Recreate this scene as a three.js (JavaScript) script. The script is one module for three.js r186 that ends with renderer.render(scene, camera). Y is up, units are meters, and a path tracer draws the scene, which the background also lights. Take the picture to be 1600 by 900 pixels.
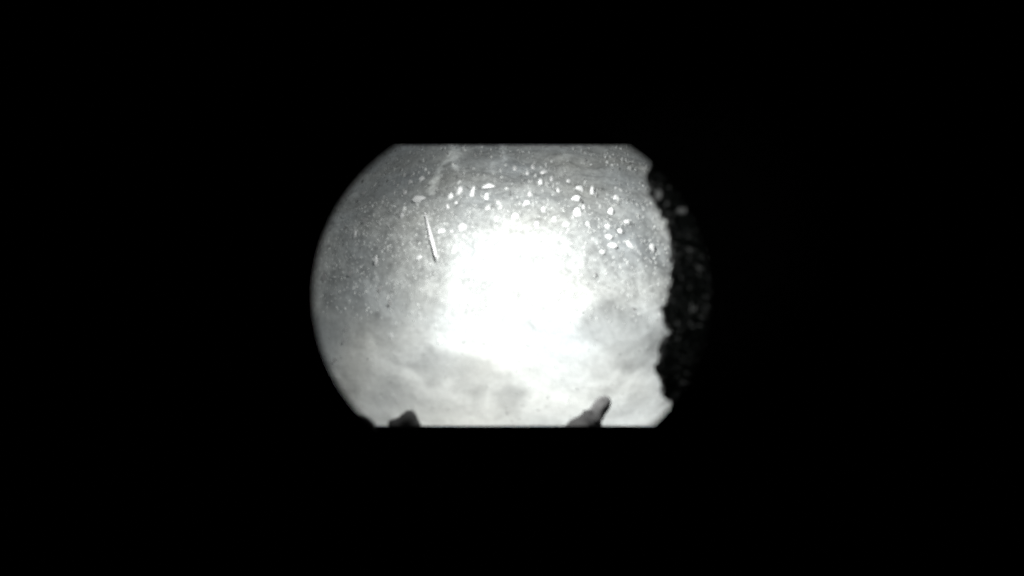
import * as THREE from 'three';
import { ImprovedNoise } from 'three/addons/math/ImprovedNoise.js';
import { MarchingCubes } from 'three/addons/objects/MarchingCubes.js';
import { RoundedBoxGeometry } from 'three/addons/geometries/RoundedBoxGeometry.js';
import { mergeVertices } from 'three/addons/utils/BufferGeometryUtils.js';

// ---------------------------------------------------------------- camera, sky, lamp, exposure
const scene = new THREE.Scene();
const EYE = 1.5, FPX = 450 / Math.tan(THREE.MathUtils.degToRad(20));
const camera = new THREE.PerspectiveCamera(40, 16 / 9, 0.05, 200);
camera.position.set(0, EYE, 0);
camera.lookAt(0, EYE, -5);
camera.focus = 30;
camera.userData.fStop = 0.6;
const renderer = new THREE.WebGLRenderer({ antialias: true });
renderer.setSize(1024, 576);
renderer.toneMapping = THREE.LinearToneMapping;
renderer.toneMappingExposure = 1.0;
renderer.shadowMap.enabled = true;

{ // a clouded night sky, even all round
  const w = 64, h = 32, d = new Float32Array(w * h * 4);
  for (let j = 0; j < h; j++) for (let i = 0; i < w; i++) {
    const k = (j * w + i) * 4, up = Math.max(0, (j + 0.5) / h * 2 - 1), v = 0.31 * (1 - 0.35 * up);
    d[k] = v * 0.96; d[k + 1] = v; d[k + 2] = v * 1.02; d[k + 3] = 1;
  }
  const t = new THREE.DataTexture(d, w, h, THREE.RGBAFormat, THREE.FloatType);
  t.mapping = THREE.EquirectangularReflectionMapping; t.magFilter = THREE.LinearFilter; t.needsUpdate = true;
  scene.background = t; scene.environment = t;
}
const LAMP = new THREE.Vector3(-0.31, EYE + 1.9, -5.93), AIM = new THREE.Vector3(1.44, EYE + 0.17, -7.88);
const spot = new THREE.SpotLight(new THREE.Color(1.0, 1.0, 0.985), 106, 0, THREE.MathUtils.degToRad(82), 1, 2);
spot.position.copy(LAMP); spot.target.position.copy(AIM); spot.castShadow = true; spot.shadow.radius = 3;
spot.name = 'lamp_light';
scene.add(spot, spot.target); spot.target.name = 'lamp_target';

const GLIM = new THREE.Vector3(-0.4, EYE + 0.3, 0.1);  // added fill lamp beside the viewer, brightens the black rock
const glim = new THREE.SpotLight(new THREE.Color(0.97, 1, 0.98), 11, 0, THREE.MathUtils.degToRad(11), 1, 2);
glim.position.copy(GLIM); glim.target.position.set(1.02, EYE + 0.15, -4.3); glim.castShadow = true; glim.shadow.radius = 1; glim.name = 'added_fill_light';
scene.add(glim, glim.target); glim.target.name = 'added_fill_target';

// ---------------------------------------------------------------- helpers
let seed = 20240611;
const rnd = () => { seed = (seed * 1664525 + 1013904223) >>> 0; return seed / 4294967296; };
const noise = new ImprovedNoise();
const fbm = (x, y, z, n) => { let a = 0, g = 1, t = 0; for (let i = 0; i < n; i++) { a += g * noise.noise(x, y, z + i * 7.3); t += g; g *= 0.5; x *= 2.03; y *= 2.03; z *= 2.03; } return a / t; };
const clamp = (v, a, b) => Math.min(b, Math.max(a, v));
const smooth = (a, b, v) => { const t = clamp((v - a) / (b - a), 0, 1); return t * t * (3 - 2 * t); };
const used = {};
function numbered(n) { const k = used[n] = (used[n] ?? -1) + 1; return k ? n + '_' + String(k).padStart(3, '0') : n; }
function tag(o, label, category, group) { o.userData.label = label; o.userData.category = category; if (group) o.userData.group = group; return o; }
function mesh(name, g, m, parent = scene) {
  const o = new THREE.Mesh(g, m); o.name = parent === scene ? numbered(name) : name;
  o.castShadow = o.receiveShadow = true; parent.add(o); return o;
}
function base(name, p, label, category, group) { const g = new THREE.Group(); g.name = numbered(name); g.position.copy(p); scene.add(g); return tag(g, label, category, group); }
const at = (px, py, d) => new THREE.Vector3((px - 800) / FPX * d, EYE - (py - 450) / FPX * d, -d);
const grey = (v, t = 0) => new THREE.Color().setRGB(v * (1 - t), v, v * (1 - 0.3 * t));
const mat = (c, rough = 0.95, extra = {}) => new THREE.MeshStandardMaterial({ color: c, roughness: rough, ...extra });
const matt = (c) => mat(c, 1, {});

function grainTexture(n, repeat, lo, hi, f) {
  const d = new Uint8Array(n * n * 4);
  for (let j = 0; j < n; j++) for (let i = 0; i < n; i++) {
    const a = i / n * Math.PI * 2, b = j / n * Math.PI * 2;
    const v = fbm(Math.cos(a) * f + 9, Math.sin(a) * f + Math.cos(b) * f, Math.sin(b) * f + 3, 4);
    const g = clamp(lo + (hi - lo) * (0.5 + v), 0, 1) * 255, k = (j * n + i) * 4;
    d[k] = d[k + 1] = d[k + 2] = g; d[k + 3] = 255;
  }
  const t = new THREE.DataTexture(d, n, n); t.wrapS = t.wrapT = THREE.RepeatWrapping; t.repeat.set(repeat, repeat);
  t.magFilter = THREE.LinearFilter; t.needsUpdate = true; return t;
}
const wallGrain = grainTexture(256, 1, 0.5, 1, 3);

// ---------------------------------------------------------------- the pale bank
const profile = new THREE.CatmullRomCurve3([
  [-1.75, -5.0], [-1.45, -5.7], [-1.2, -6.3], [-0.85, -7.0], [-0.45, -7.55], [0.0, -8.05], [0.4, -8.4], [0.72, -8.75], [1.1, -9.45], [1.7, -10.7], [2.4, -12.2], [3.2, -13.9], [4.0, -15.9],
].map(([y, z]) => new THREE.Vector3(0, EYE + y, z)), false, 'centripetal');
const PL = profile.getLength(), X0 = -7, XW = 14;
const NS = 620, NX = 640;
const profPts = profile.getSpacedPoints(NS), profNor = profPts.map((p, i) => {
  const a = profPts[Math.max(0, i - 3)], b = profPts[Math.min(NS, i + 3)], t = b.clone().sub(a).normalize();
  return new THREE.Vector3(0, -t.z, t.y);   // up and towards the viewer
});
const bankG = new THREE.PlaneGeometry(1, 1, NX, NS);
{
  const P = bankG.attributes.position, U = bankG.attributes.uv;
  for (let j = 0; j <= NS; j++) for (let i = 0; i <= NX; i++) {
    const k = j * (NX + 1) + i, x = X0 + XW * i / NX, s = PL * j / NS, p = profPts[j], n = profNor[j];
    const left = Math.max(0, -x - 0.6), right = Math.max(0, x - 0.6);
    const recede = 1.0 * Math.pow(left, 1.4) - 1.5 * Math.pow(Math.max(0, left - 1.8), 1.35) + 0.45 * (1 + 0.9 * (1 - smooth(1.6, 3.2, s))) * Math.pow(right, 1.5);
    const wx = x + 0.12 * noise.noise(x * 1.5, s * 1.5, 1.1), wy = s + 0.12 * noise.noise(x * 1.5, s * 1.5, 8.2);
    let h = 0.20 * fbm(wx * 0.75 + 2.2, wy * 0.75, 3.7, 3);
    const up = smooth(2.4, 4.2, s);
    // rough gravelly skin above, smoother silt with slanting streaks below
    h += (0.016 + 0.03 * up) * fbm(wx * 3.4, wy * 2.6, 5.1, 3);
    h += (0.005 + 0.009 * up) * fbm(wx * 11, wy * 7, 1.7, 3);
    h += 0.012 * (1 - up) * fbm(wx * 2.2 + wy * 1.6, wy * 6 - wx * 3, 4.4, 3);
    h += 0.003 * fbm(wx * 26, wy * 26, 2.3, 2);
    P.setXYZ(k, x, p.y + n.y * h, Math.min(-5.68 - 0.0004 * (NS - j), p.z + n.z * h - recede));
    U.setXY(k, i / NX, j / NS);
  }
  bankG.computeVertexNormals();
}
{ // winding must face the viewer
  const n = bankG.attributes.normal; let z = 0; for (let i = 0; i < n.count; i += 97) z += n.getZ(i);
  if (z < 0) { const ix = bankG.index.array; for (let i = 0; i < ix.length; i += 3) { const t = ix[i]; ix[i] = ix[i + 1]; ix[i + 1] = t; } bankG.computeVertexNormals(); }
}
const bankM = new THREE.MeshStandardMaterial({ roughness: 0.92 });
const bank = mesh('ground', bankG, bankM);
bank.userData.kind = 'structure'; bank.userData.label = 'pale rough bank of silt and gravel filling the lit opening';

const caster = new THREE.Raycaster();
bank.updateMatrixWorld();
function hit(px, py) {
  caster.set(camera.position, at(px, py, 1).sub(camera.position).normalize());
  const h = caster.intersectObject(bank)[0];
  return h ? { p: h.point, n: h.face.normal.clone(), s: h.uv.y * PL, x: X0 + XW * h.uv.x, d: -h.point.z } : null;
}
{ // colour of the bank: grey silt, mottled, with outlined darker and paler patches
  const W = 2048, H = 2048, v = new Float32Array(W * H), tint = new Float32Array(W * H);
  const poly = (pts) => pts.map(([a, b]) => { const h = hit(a, b); return [h.x, h.s]; });
  const patches = [
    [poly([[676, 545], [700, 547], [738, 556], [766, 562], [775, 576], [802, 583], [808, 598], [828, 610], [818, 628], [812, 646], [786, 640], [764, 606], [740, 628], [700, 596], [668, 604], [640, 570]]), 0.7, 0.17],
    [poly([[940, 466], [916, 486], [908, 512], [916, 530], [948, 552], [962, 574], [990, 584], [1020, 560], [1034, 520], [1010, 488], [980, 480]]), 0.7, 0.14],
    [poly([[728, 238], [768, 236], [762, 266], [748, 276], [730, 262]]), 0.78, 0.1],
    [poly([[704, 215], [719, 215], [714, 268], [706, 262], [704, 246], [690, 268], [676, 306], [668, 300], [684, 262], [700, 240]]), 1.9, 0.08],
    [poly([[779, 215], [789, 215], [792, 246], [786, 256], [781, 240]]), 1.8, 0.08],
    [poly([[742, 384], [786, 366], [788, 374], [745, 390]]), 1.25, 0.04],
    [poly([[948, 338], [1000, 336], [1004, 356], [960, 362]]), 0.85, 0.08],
  ];
  for (let j = 0; j < H; j++) for (let i = 0; i < W; i++) {
    const x = X0 + XW * (i + 0.5) / W, s = PL * (j + 0.5) / H;
    const broad = fbm(x * 0.9 + 4, s * 0.9, 0.4, 3), mid = fbm(x * 4.5, s * 3.2, 6.1, 3), fine = noise.noise(x * 21, s * 15, 2.9), grain = noise.noise(x * 52, s * 46, 7.7);
    const gr = 0.32 + 0.55 * smooth(2.6, 3.9, s), low = 1 - smooth(2.6, 3.6, s);
    const band = fbm(x * 0.55 + 3, (s + 0.24 * x + 0.1 * mid) * 3.1, 4.9, 3);
    let a = 0.30 * (1 + 0.3 * broad + 0.5 * gr * mid + 0.36 * gr * fine + 0.16 * gr * grain + 0.36 * low * band);
    const spotn = noise.noise(x * 8.3 + 30, s * 7.1, 5.5); if (spotn > 0.42) a *= 1 - 0.8 * gr * (spotn - 0.42);
    v[j * W + i] = a; tint[j * W + i] = fbm(x * 0.8 + 11, s * 0.8 + 5, 9.1, 2);
  }
  for (const [pts, f, soft] of patches) {
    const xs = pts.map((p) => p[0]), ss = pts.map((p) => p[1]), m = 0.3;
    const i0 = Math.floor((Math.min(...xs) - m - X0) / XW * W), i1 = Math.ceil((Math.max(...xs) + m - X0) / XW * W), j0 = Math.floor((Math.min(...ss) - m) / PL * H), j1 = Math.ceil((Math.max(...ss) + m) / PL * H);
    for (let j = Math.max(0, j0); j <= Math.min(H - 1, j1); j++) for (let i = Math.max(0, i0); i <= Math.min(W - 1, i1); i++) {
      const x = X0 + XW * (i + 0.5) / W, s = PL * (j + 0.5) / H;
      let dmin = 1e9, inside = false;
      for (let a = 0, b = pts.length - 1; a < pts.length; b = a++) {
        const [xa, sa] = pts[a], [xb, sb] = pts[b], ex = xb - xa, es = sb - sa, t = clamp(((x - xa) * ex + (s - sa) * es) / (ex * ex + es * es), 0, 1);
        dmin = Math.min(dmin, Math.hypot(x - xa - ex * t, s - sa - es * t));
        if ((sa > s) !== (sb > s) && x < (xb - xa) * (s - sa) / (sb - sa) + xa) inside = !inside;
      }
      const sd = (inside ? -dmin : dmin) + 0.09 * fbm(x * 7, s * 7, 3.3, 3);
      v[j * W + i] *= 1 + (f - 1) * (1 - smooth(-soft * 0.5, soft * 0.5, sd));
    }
  }
  const d = new Uint8Array(W * H * 4), enc = (l) => 255 * (l <= 0.0031308 ? 12.92 * l : 1.055 * Math.pow(l, 1 / 2.4) - 0.055);
  for (let k = 0; k < W * H; k++) {
    const a = clamp(v[k], 0.06, 0.9), t = tint[k];
    d[k * 4] = enc(a * (0.955 + 0.05 * t)); d[k * 4 + 1] = enc(a); d[k * 4 + 2] = enc(a * (0.98 - 0.08 * t)); d[k * 4 + 3] = 255;
  }
  const t = new THREE.DataTexture(d, W, H); t.colorSpace = THREE.SRGBColorSpace; t.magFilter = THREE.LinearFilter; t.minFilter = THREE.LinearMipmapLinearFilter; t.generateMipmaps = true; t.needsUpdate = true;
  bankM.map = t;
}

// ---------------------------------------------------------------- added dark passage, masking the view round the camera
const black = (v) => new THREE.MeshPhysicalMaterial({ color: grey(v), roughness: 1, specularIntensity: 0, map: wallGrain });
const darkM = black(0.0015);
const holeM = black(0.0015);
const box = (x0, x1, y0, y1, z0, z1, r = 0.02) => { const g = new RoundedBoxGeometry(x1 - x0, y1 - y0, z1 - z0, 2, r); g.translate((x0 + x1) / 2, (y0 + y1) / 2, (z0 + z1) / 2); return g; };
const ZE = -5.6;                                  // the far mouth of the added passage
const mask_tunnel = base('mask_tunnel', new THREE.Vector3(0, 0, 0), 'added black passage that masks off all but the bright opening, with flat edges above and below', 'mask_tunnel');
const TOP = at(800, 225.5, -ZE).y, BOT = at(800, 667, -ZE).y;
mesh('floor', box(-2.2, 2.2, -0.3, 0, -5.598, 2.2), darkM, mask_tunnel);
mesh('ceiling', box(-2.2, 2.2, 3.3, 3.6, -5.598, 2.2), darkM, mask_tunnel);
mesh('side_wall', box(-2.5, -2.2, -0.3, 3.6, -5.598, 2.2), darkM, mask_tunnel);
mesh('side_wall', box(2.2, 2.5, -0.3, 3.6, -5.598, 2.2), darkM, mask_tunnel);
mesh('rear_wall', box(-2.5, 2.5, -0.3, 3.6, 2.2, 2.5), darkM, mask_tunnel);
mesh('top_mask', box(-2.5, 2.5, TOP, 3.6, ZE - 0.05, ZE, 0.004), darkM, mask_tunnel);  // straight edges added to cut off the round field above and below
mesh('bottom_mask', box(-2.5, 2.5, -0.3, BOT, ZE - 0.05, ZE, 0.004), darkM, mask_tunnel);
{
  const s = new THREE.Shape(); s.moveTo(-2.2, 0); s.lineTo(2.2, 0); s.lineTo(2.2, 3.3); s.lineTo(-2.2, 3.3); s.closePath();
  const c = at(800, 462, 3.0), h = new THREE.Path(); h.absellipse(0, c.y, 309 / FPX * 3.0, 286 / FPX * 3.0, 0, Math.PI * 2, true); s.holes.push(h);
  const g = new THREE.ExtrudeGeometry(s, { depth: 0.05, bevelEnabled: false, curveSegments: 96 }); g.translate(0, 0, -3.05);
  const P = g.attributes.position;   // the hole widens towards the back
  for (let i = 0; i < P.count; i++) { const x = P.getX(i), y = P.getY(i) - c.y; if (P.getZ(i) < -3.02 && Math.hypot(x, y) < 1) P.setXY(i, x * 1.05, c.y + y * 1.05); }
  g.computeVertexNormals();
  const o = mesh('mask_wall', g, holeM); tag(o, 'added black wall that masks the view to a large round field on the pale bank', 'wall');  // added mask, stands in for the dark surround of a scope view
}
function lamp(at, aim, size, label) {   // housing, lens and the arm it hangs from
  const g = base('work_or_fill_lamp', at.clone(), label, 'lamp');
  const dir = aim.clone().sub(at).normalize(), q = new THREE.Quaternion().setFromUnitVectors(new THREE.Vector3(0, 1, 0), dir);
  const body = new THREE.LatheGeometry([[0.001, -0.16], [0.035, -0.16], [0.045, -0.13], [0.05, -0.08], [0.062, -0.03], [0.066, -0.015], [0.058, -0.015], [0.04, -0.05], [0.001, -0.06]].map(([a, b]) => new THREE.Vector2(a * size, b * size)), 32);
  const b = mesh('lamp_housing', body, mat(grey(0.03), 0.6), g); b.quaternion.copy(q);
  const l = mesh('lamp_lens', new THREE.CylinderGeometry(0.056 * size, 0.056 * size, 0.008, 32), mat(grey(0.8), 0.4, { emissive: new THREE.Color(1, 1, 0.98), emissiveIntensity: 2 }), g);
  l.quaternion.copy(q); l.position.copy(dir).multiplyScalar(-0.02 * size);
  return g;
}
{
  const g = lamp(LAMP, AIM, 1, 'round work lamp on a bracket outside, above the flat upper edge of the opening');
  mesh('bracket', box(-0.015, 0.015, 0.03, 0.06, 0.03, LAMP.z < ZE ? ZE - 0.05 - LAMP.z : 0.3, 0.004), mat(grey(0.03), 0.6), g);
  const h = lamp(GLIM, glim.target.position, 0.5, 'small added lamp beside the viewer, put there to light the black rock');
  mesh('bracket', box(-0.01, 0.01, 0.03, 3.3 - GLIM.y, 0.03, 0.05, 0.004), mat(grey(0.02), 0.6), h);
}

// ---------------------------------------------------------------- dark rock on the right
function blobGeometry(blobs, k, half, centre, res, amp, freq) {
  const mc = new MarchingCubes(res, new THREE.MeshBasicMaterial(), false, false, 400000);
  mc.isolation = 0; const n = res, hs = n / 2;
  for (let c = 0; c < n; c++) for (let b = 0; b < n; b++) for (let a = 0; a < n; a++) {
    const x = centre.x + (a - hs) / hs * half, y = centre.y + (b - hs) / hs * half, z = centre.z + (c - hs) / hs * half;
    let e = 0;
    for (const q of blobs) {
      const dx = (x - q[0].x) / q[1], dy = (y - q[0].y) / q[2], dz = (z - q[0].z) / q[3];
      e += Math.exp(-k * (Math.sqrt(dx * dx + dy * dy + dz * dz) - 1) * Math.min(q[1], q[2], q[3]));
    }
    let d = -Math.log(e + 1e-30) / k;
    if (d < amp * 3 && d > -amp * 4) d += amp * (1.6 * fbm(x * freq, y * freq, z * freq, 4) + 0.8 * Math.abs(noise.noise(x * freq * 2.3, y * freq * 2.3, z * freq * 2.3)) + 0.35 * noise.noise(x * freq * 4.6, y * freq * 4.6, z * freq * 4.6) + 0.12);
    const edge = a < 2 || b < 2 || c < 2 || a > n - 3 || b > n - 3 || c > n - 3;
    mc.field[a + b * n + c * n * n] = edge ? -1 : -d;
  }
  mc.update();
  const cnt = mc.count, pos = mc.positionArray.slice(0, cnt * 3), g = new THREE.BufferGeometry();
  for (let i = 0; i < cnt; i++) { pos[i * 3] = centre.x + pos[i * 3] * half; pos[i * 3 + 1] = centre.y + pos[i * 3 + 1] * half; pos[i * 3 + 2] = centre.z + pos[i * 3 + 2] * half; }
  g.setAttribute('position', new THREE.BufferAttribute(pos, 3));
  const m = mergeVertices(g, 1e-4); m.computeVertexNormals(); return m;
}
const ZR = 4.4, pr = ZR / FPX;
{
  const B = (px, py, rx, ry = rx, rz = rx, dz = 0) => [at(px, py, ZR + dz), rx * pr, ry * pr, rz * pr];
  const blobs = [B(1072, 282, 61, 58, 60), B(1092, 338, 47), B(1116, 388, 66, 60, 70), B(1088, 486, 52, 50, 56, -0.05), B(1093, 437, 34), B(1070, 622, 25), B(1064, 570, 40, 54, 46, 0.05),
    B(1180, 330, 110, 140, 130), B(1190, 480, 110, 150, 150), B(1200, 620, 120, 130, 160), B(1150, 560, 70, 90, 80), B(1290, 450, 130, 260, 200), B(1240, 780, 140, 190, 180), B(1330, 640, 150, 200, 190), B(1250, 900, 150, 160, 180)];
  const centre = at(1165, 470, ZR);
  const g = blobGeometry(blobs, 30, 1.1, centre, 172, 0.045, 8.5);
  const rock = mesh('dark_rock', g, mat(new THREE.Color().setRGB(0.008, 0.0105, 0.009), 0.37));
  tag(rock, 'black ragged rock jutting in from the right side of the round opening', 'rock');
  const rc = new THREE.Raycaster(); rock.updateMatrixWorld();
  const glintM = mat(grey(0.8), 0.4);  // pale blobs stand in for glints of light on the rock
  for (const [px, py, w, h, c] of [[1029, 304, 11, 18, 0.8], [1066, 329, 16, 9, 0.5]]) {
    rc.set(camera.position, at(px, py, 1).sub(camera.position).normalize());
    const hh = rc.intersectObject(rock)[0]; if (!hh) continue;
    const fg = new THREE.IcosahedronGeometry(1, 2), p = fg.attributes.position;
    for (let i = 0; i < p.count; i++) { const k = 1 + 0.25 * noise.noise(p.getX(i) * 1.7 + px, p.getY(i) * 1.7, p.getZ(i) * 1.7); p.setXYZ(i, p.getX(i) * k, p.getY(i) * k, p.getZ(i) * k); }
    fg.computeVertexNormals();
    const f = mesh('painted_glint', fg, c > 0.75 ? glintM : mat(grey(c), 0.7), rock); f.position.copy(hh.point); f.scale.set(w * pr * 0.5, h * pr * 0.5, Math.min(w, h) * pr * 0.4); f.rotation.z = (px % 7 - 3) * 0.05;
  }
}
function stone(name, label, category, px, py, rx, ry, d, albedo, bumps, group) {
  const p = at(px, py, d), s = d / FPX, g = new THREE.IcosahedronGeometry(1, 5), P = g.attributes.position, v = new THREE.Vector3();
  for (let i = 0; i < P.count; i++) {
    v.fromBufferAttribute(P, i); let k = 1 + 0.22 * fbm(v.x * 1.6 + px, v.y * 1.6, v.z * 1.6, 4);
    for (const [bx, by, r, a] of bumps ?? []) k += a * Math.exp(-((v.x - bx) ** 2 + (v.y - by) ** 2) / (r * r)) * (v.y > -0.3 ? 1 : 0);
    P.setXYZ(i, v.x * k * rx * s, v.y * k * ry * s, v.z * k * Math.min(rx, ry) * s);
  }
  const m = mergeVertices(g.deleteAttribute('normal').deleteAttribute('uv'), 1e-5); m.computeVertexNormals();
  const o = mesh(name, m, mat(grey(albedo, 0.02), 0.9)); o.position.copy(p); return tag(o, label, category, group);
}
stone('dark_stone', 'dark grey two-humped stone at the lower left edge of the pale bank', 'stone', 634, 675, 25, 24, 5.95, 0.022, [[0.2, 0.9, 0.4, 0.45], [-0.8, 0.5, 0.35, 0.25]]);
stone('dark_stone', 'black stone half hidden by the lower left rim of the round opening', 'stone', 551, 690, 44, 44, 4.4, 0.06);

// ---------------------------------------------------------------- the stick at the bottom
{
  const d = 6.05, s = d / FPX, a = at(900, 682, d), b = at(953, 622, d + 0.12);
  const root = base('stick', a, 'blunt dark stub with a lighter grey upper end at the bottom of the bank', 'stick');
  const tube = (t0, t1, r) => {
    const n = 40, m = 28, pos = [], idx = [], dir = b.clone().sub(a), side = new THREE.Vector3(dir.y, -dir.x, 0).normalize(), fw = dir.clone().cross(side).normalize();
    for (let i = 0; i <= n; i++) for (let j = 0; j < m; j++) {
      const t = t0 + (t1 - t0) * i / n, c = dir.clone().multiplyScalar(t).addScaledVector(side, 0.012 * Math.sin(t * 5)), q = j / m * Math.PI * 2, rr = r(t) * s * (1 + 0.4 * fbm(Math.cos(q) * 1.6 + 5, Math.sin(q) * 1.6, t * 6, 4));
      c.addScaledVector(side, Math.cos(q) * rr).addScaledVector(fw, Math.sin(q) * rr * 0.8); pos.push(c.x, c.y, c.z);
    }
    for (let i = 0; i < n; i++) for (let j = 0; j < m; j++) { const p = i * m + j, q = i * m + (j + 1) % m; idx.push(p, q, p + m, q, q + m, p + m); }
    const g = new THREE.BufferGeometry(); g.setAttribute('position', new THREE.Float32BufferAttribute(pos, 3)); g.setIndex(idx); g.computeVertexNormals(); return g;
  };
  const round = (t, t0, t1) => Math.sqrt(Math.max(0, 1 - ((t - t0) / (t1 - t0)) ** 2));
  const o = mesh('stick_base', tube(-0.5, 0.62, (t) => (t > 0.36 ? 20 * round(t, 0.36, 0.621) : 20 + 14 * (0.36 - t))), mat(grey(0.05), 1, { side: THREE.DoubleSide }), root); o.userData.label = 'dark grey lower end of the stick';
  const o2 = mesh('stick_tip', tube(0.3, 1.0, (t) => (t > 0.72 ? 13 * round(t, 0.72, 1.0) : 13 + 7 * (0.72 - t))), mat(grey(0.14), 1, { side: THREE.DoubleSide }), root); o2.userData.label = 'lighter grey rounded upper end of the stick';
}
// ---------------------------------------------------------------- white straw on the slope
{
  const pts = [[666, 334], [669.5, 348], [673.5, 363], [677, 380], [680.5, 393], [684, 406]].map(([x, y]) => { const h = hit(x, y); return h.p; });
  { const a = pts[0].clone(), b = pts[5].clone(); let m = 0; for (let i = 1; i < 5; i++) { const l = a.clone().lerp(b, i / 5); m = Math.max(m, pts[i].z - l.z); } pts.forEach((p, i) => { const dz = m * 0.8 + 0.014, l = a.clone().lerp(b, i / 5); l.z += dz; p.copy(l); }); }
  const c = new THREE.CatmullRomCurve3(pts), n = 60, g = new THREE.TubeGeometry(c, n, 1, 12), P = g.attributes.position;
  const fr = c.getSpacedPoints(n), s = 8.5 / FPX;
  for (let i = 0; i <= n; i++) for (let j = 0; j <= 12; j++) {
    const k = i * 13 + j, t = i / n, r = s * (0.9 + 1.9 * smooth(0, 0.6, t) - 0.9 * smooth(0.6, 0.88, t) - 1.8 * smooth(0.88, 1, t)) * (1 + 0.1 * noise.noise(t * 12, 0, 4));
    P.setXYZ(k, fr[i].x + (P.getX(k) - fr[i].x) * r, fr[i].y + (P.getY(k) - fr[i].y) * r, fr[i].z + (P.getZ(k) - fr[i].z) * r);
  }
  g.computeVertexNormals();
  tag(mesh('straw', g, mat(grey(0.82), 0.6)), 'thin white straw lying steeply on the grey upper left slope', 'straw');
}
// ---------------------------------------------------------------- pale and dark pebbles
function pebbleGeometry(k) {
  const g = new THREE.IcosahedronGeometry(1, 3), P = g.attributes.position, v = new THREE.Vector3();
  for (let i = 0; i < P.count; i++) { v.fromBufferAttribute(P, i); const q = 1 + 0.35 * fbm(v.x * 1.3 + k * 5.1, v.y * 1.3, v.z * 1.3, 3); P.setXYZ(i, v.x * q, v.y * q, v.z * q); }
  const m = mergeVertices(g.deleteAttribute('normal').deleteAttribute('uv'), 1e-5); m.computeVertexNormals(); return m;
}
const shapes = [0, 1, 2, 3, 4].map(pebbleGeometry), tones = {};
const toneM = (v) => tones[v] ??= mat(grey(v, 0.02), 0.35);
function pebble(name, px, py, w, h, albedo, turn, label, category, group) {
  const q = hit(px, py); if (!q) return;
  const o = mesh(name, shapes[Math.floor(rnd() * 5)], toneM(albedo < 0.25 ? albedo * 0.5 + 0.13 : albedo * 0.78)); const s = q.d / FPX * (albedo < 0.25 ? 0.5 : 0.54);
  o.position.copy(q.p).addScaledVector(q.n, 0.006); o.scale.set(w * s * (h > w ? 0.8 : 0.9), h * s * 1.08, Math.min(w, h) * s * (albedo < 0.25 ? 0.12 : 0.28)); o.rotation.z = turn;
  o.userData = {}; return tag(o, label, category, group);
}
const WHITE = [ // px, py, width, height, albedo, turn
  [660, 281, 10, 9, 0.5, 0], [642, 286, 8, 8, 0.42, 0.3], [634, 302, 8, 8, 0.42, 0], [705, 309, 10, 12, 0.75, 0], [718, 302, 11, 19, 0.6, -0.2],
  [737, 306, 8, 24, 0.7, -0.25], [760, 311, 8, 17, 0.85, 0], [713, 318, 6, 6, 0.7, 0], [804, 265, 9, 10, 0.45, 0],
  [824, 273, 8, 10, 0.55, 0], [833, 264, 8, 12, 0.45, 0.3], [850, 271, 13, 9, 0.5, 0], [844, 288, 9, 13, 0.75, 0], [862, 282, 7, 12, 0.45, 0], [905, 296, 13, 9, 0.6, -0.5],
  [823, 319, 9, 9, 0.85, 0], [828, 306, 8, 12, 0.5, 0], [925, 303, 8, 20, 0.65, 0], [962, 311, 9, 12, 0.55, 0], [949, 355, 9, 7, 0.7, 0],
  [979, 348, 9, 8, 0.7, 0.2], [950, 371, 13, 7, 0.8, 0], [955, 385, 17, 8, 0.85, 0.1], [985, 386, 8, 18, 0.75, 0.6], [1018, 390, 9, 16, 0.6, 0.1],
  [723, 358, 15, 15, 0.55, 0.4], [629, 338, 8, 9, 0.45, 0], [700, 326, 7, 13, 0.5, 0.2], [762, 327, 8, 7, 0.65, 0], [782, 326, 5, 10, 0.6, 0],
  [790, 352, 8, 11, 0.75, 0], [812, 358, 7, 9, 0.8, 0.2], [838, 352, 7, 10, 0.8, -0.1], [866, 345, 7, 11, 0.75, 0], [884, 352, 9, 7, 0.8, 0], [918, 352, 7, 9, 0.7, 0.2], [912, 326, 6, 10, 0.6, 0], [776, 345, 7, 11, 0.65, 0.1],
  [748, 386, 11, 8, 0.85, 0], [710, 394, 8, 17, 0.75, -0.2], [735, 408, 15, 7, 0.8, 0], [805, 340, 11, 9, 0.85, 0.1], [849, 330, 7, 11, 0.75, 0], [706, 363, 6, 5, 0.55, 0],
  [571, 302, 12, 6, 0.36, 0], [612, 527, 6, 10, 0.5, 0], [656, 404, 10, 8, 0.6, 0.4], [778, 318, 6, 8, 0.6, 0], [872, 300, 6, 9, 0.55, 0.2], [888, 284, 7, 6, 0.5, 0], [940, 395, 8, 6, 0.8, 0],
];
const AREAS = [
  [(x, y) => y < 290 && x > 780, 'faint whitish pebble in the dim strip along the top of the bank', 'faint pebbles along the top of the bank'],
  [(x, y) => x < 700 && y > 384, 'soft pale pebble on the mottled slope left of the bright middle', 'pale pebbles left of the bright middle'],
  [(x, y) => x < 680, 'faint pale pebble on the grey slope left of the white straw', 'pale pebbles left of the white straw'],
  [(x, y) => x < 800 && y < 350, 'narrow white pebble in the cluster above and right of the white straw', 'white pebble cluster above the straw'],
  [(x, y) => x < 800, 'white pebble on the slope between the white straw and the bright middle', 'white pebbles right of the straw'],
  [(x, y) => x < 880, 'white pebble on the slope just above the brightest middle of the bank', 'white pebbles above the bright middle'],
  [() => true, 'white pebble on the right slope between the bright middle and the black rock', 'white pebbles on the right slope']];
for (const [px, py, w, h, a, t] of WHITE) { const k = AREAS.find((q) => q[0](px, py)); pebble('white_pebble', px, py, w, h, a, t, k[1], 'pebble', k[2]); }
pebble('white_pebble', 658, 313, 27, 11, 0.55, -0.2, 'wide flat whitish pebble just above the top of the white straw', 'pebble');
pebble('white_pebble', 690, 363, 12, 7, 0.95, 0, 'bright white pebble just to the right of the white straw', 'pebble');
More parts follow.
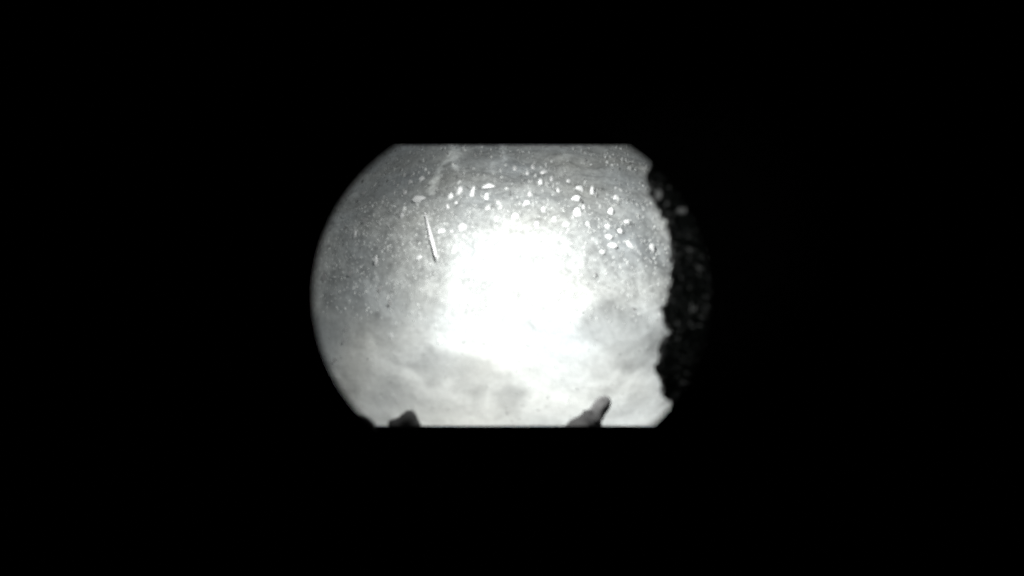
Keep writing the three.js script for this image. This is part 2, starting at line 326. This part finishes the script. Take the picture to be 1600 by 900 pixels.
pebble('white_pebble', 763, 293, 20, 9, 0.7, 0.15, 'wide white pebble lying crosswise at the top of the upright white pebbles', 'pebble');
pebble('white_pebble', 902, 336, 14, 18, 0.95, 0, 'largest bright white pebble, squarish, at the upper right of the bank', 'pebble');
pebble('white_pebble', 899, 312, 15, 9, 0.9, 0.5, 'bright slanting white pebble just above the largest white pebble', 'pebble');
pebble('white_pebble', 953, 333, 10, 13, 0.95, -0.3, 'bright white pebble halfway between the largest white pebble and the black rock', 'pebble');
pebble('white_pebble', 968, 362, 8, 7, 0.95, 0, 'tiny brilliant white pebble nearest the black rock on the right', 'pebble');
pebble('white_pebble', 690, 535, 12, 10, 0.9, 0, 'left one of two round white pebbles at the foot of the bright patch', 'pebble');
pebble('white_pebble', 706, 535, 12, 8, 0.85, 0, 'right one of two round white pebbles at the foot of the bright patch', 'pebble');
pebble('white_pebble', 555, 370, 6, 20, 0.45, 0, 'upright pale sliver farthest left on the dim side of the slope', 'pebble');
pebble('white_pebble', 589, 411, 7, 20, 0.5, 0.1, 'upright pale sliver on the left slope, lower and right of another sliver', 'pebble');
for (const [px, py, w, h, a, t] of [[508, 436, 12, 16, 0.12, 0.2], [549, 428, 11, 9, 0.16, -0.3], [573, 346, 15, 9, 0.15, -0.4], [541, 516, 7, 12, 0.17, 0], [538, 536, 7, 16, 0.17, 0], [611, 477, 9, 17, 0.18, 0.3], [524, 566, 10, 12, 0.13, 0],
  [930, 429, 6, 8, 0.12, 0], [596, 452, 12, 9, 0.2, 0], [990, 484, 7, 7, 0.13, 0]])
  { const left = px < 640, low = py > 580; pebble('dark_pebble', px, py, w, h, a, t, left ? 'small dark pebble on the dim left side of the bank' : low ? 'small dark pebble on the smooth foot of the bank' : 'small dark pebble on the bright right part of the bank', 'pebble', left ? 'dark pebbles on the left side' : low ? 'dark pebbles on the foot of the bank' : 'dark pebbles on the right part'); }

{ // loose grit over the whole bank
  const N = 7000, g = new THREE.IcosahedronGeometry(1, 1), im = new THREE.InstancedMesh(g, mat(new THREE.Color(1, 1, 1), 0.85), N);
  const P = bankG.attributes.position, o = new THREE.Object3D(), c = new THREE.Color();
  for (let i = 0; i < N; i++) {
    const flake = i >= 4500;   // the steeper skin also carries upright pale flakes
    const jj = Math.floor(flake ? NS / PL * (3.0 + 2.2 * Math.sqrt(rnd() * rnd()) * 1.2) : NS * (0.12 + 0.6 * rnd())), ii = Math.floor(NX * (0.2 + 0.6 * rnd())), k = jj * (NX + 1) + ii, up = smooth(0.3, 0.42, jj / NS);
    o.position.set(P.getX(k), P.getY(k), P.getZ(k));
    const r = (0.005 + 0.015 * rnd() * rnd()) * (0.5 + 0.8 * up); o.scale.set(r * (0.8 + 0.6 * rnd()), r * (0.8 + 0.9 * rnd()) * (1 + 1.1 * up * rnd()), r * (1 - 0.4 * up)); if (flake) o.scale.set(0.006 + 0.006 * rnd(), 0.013 + 0.02 * rnd() * rnd(), 0.004);
    o.rotation.set(rnd() * 0.5, flake ? 0 : rnd() * 3, (rnd() - 0.5) * (flake ? 0.7 : 1.2)); o.updateMatrix();
    im.setMatrixAt(i, o.matrix);
    const a = rnd() < 0.15 + 0.25 * up ? 0.3 + 0.2 * rnd() : 0.12 + 0.25 * rnd(); const b = flake ? 0.34 + 0.24 * rnd() : a; im.setColorAt(i, c.setRGB(b * 0.97, b, b * 0.98));
  }
  im.name = 'grit'; im.castShadow = im.receiveShadow = true; im.userData = { kind: 'stuff', label: 'loose pale and grey grit strewn over the bank', category: 'grit' };
  scene.add(im);
}
renderer.render(scene, camera);
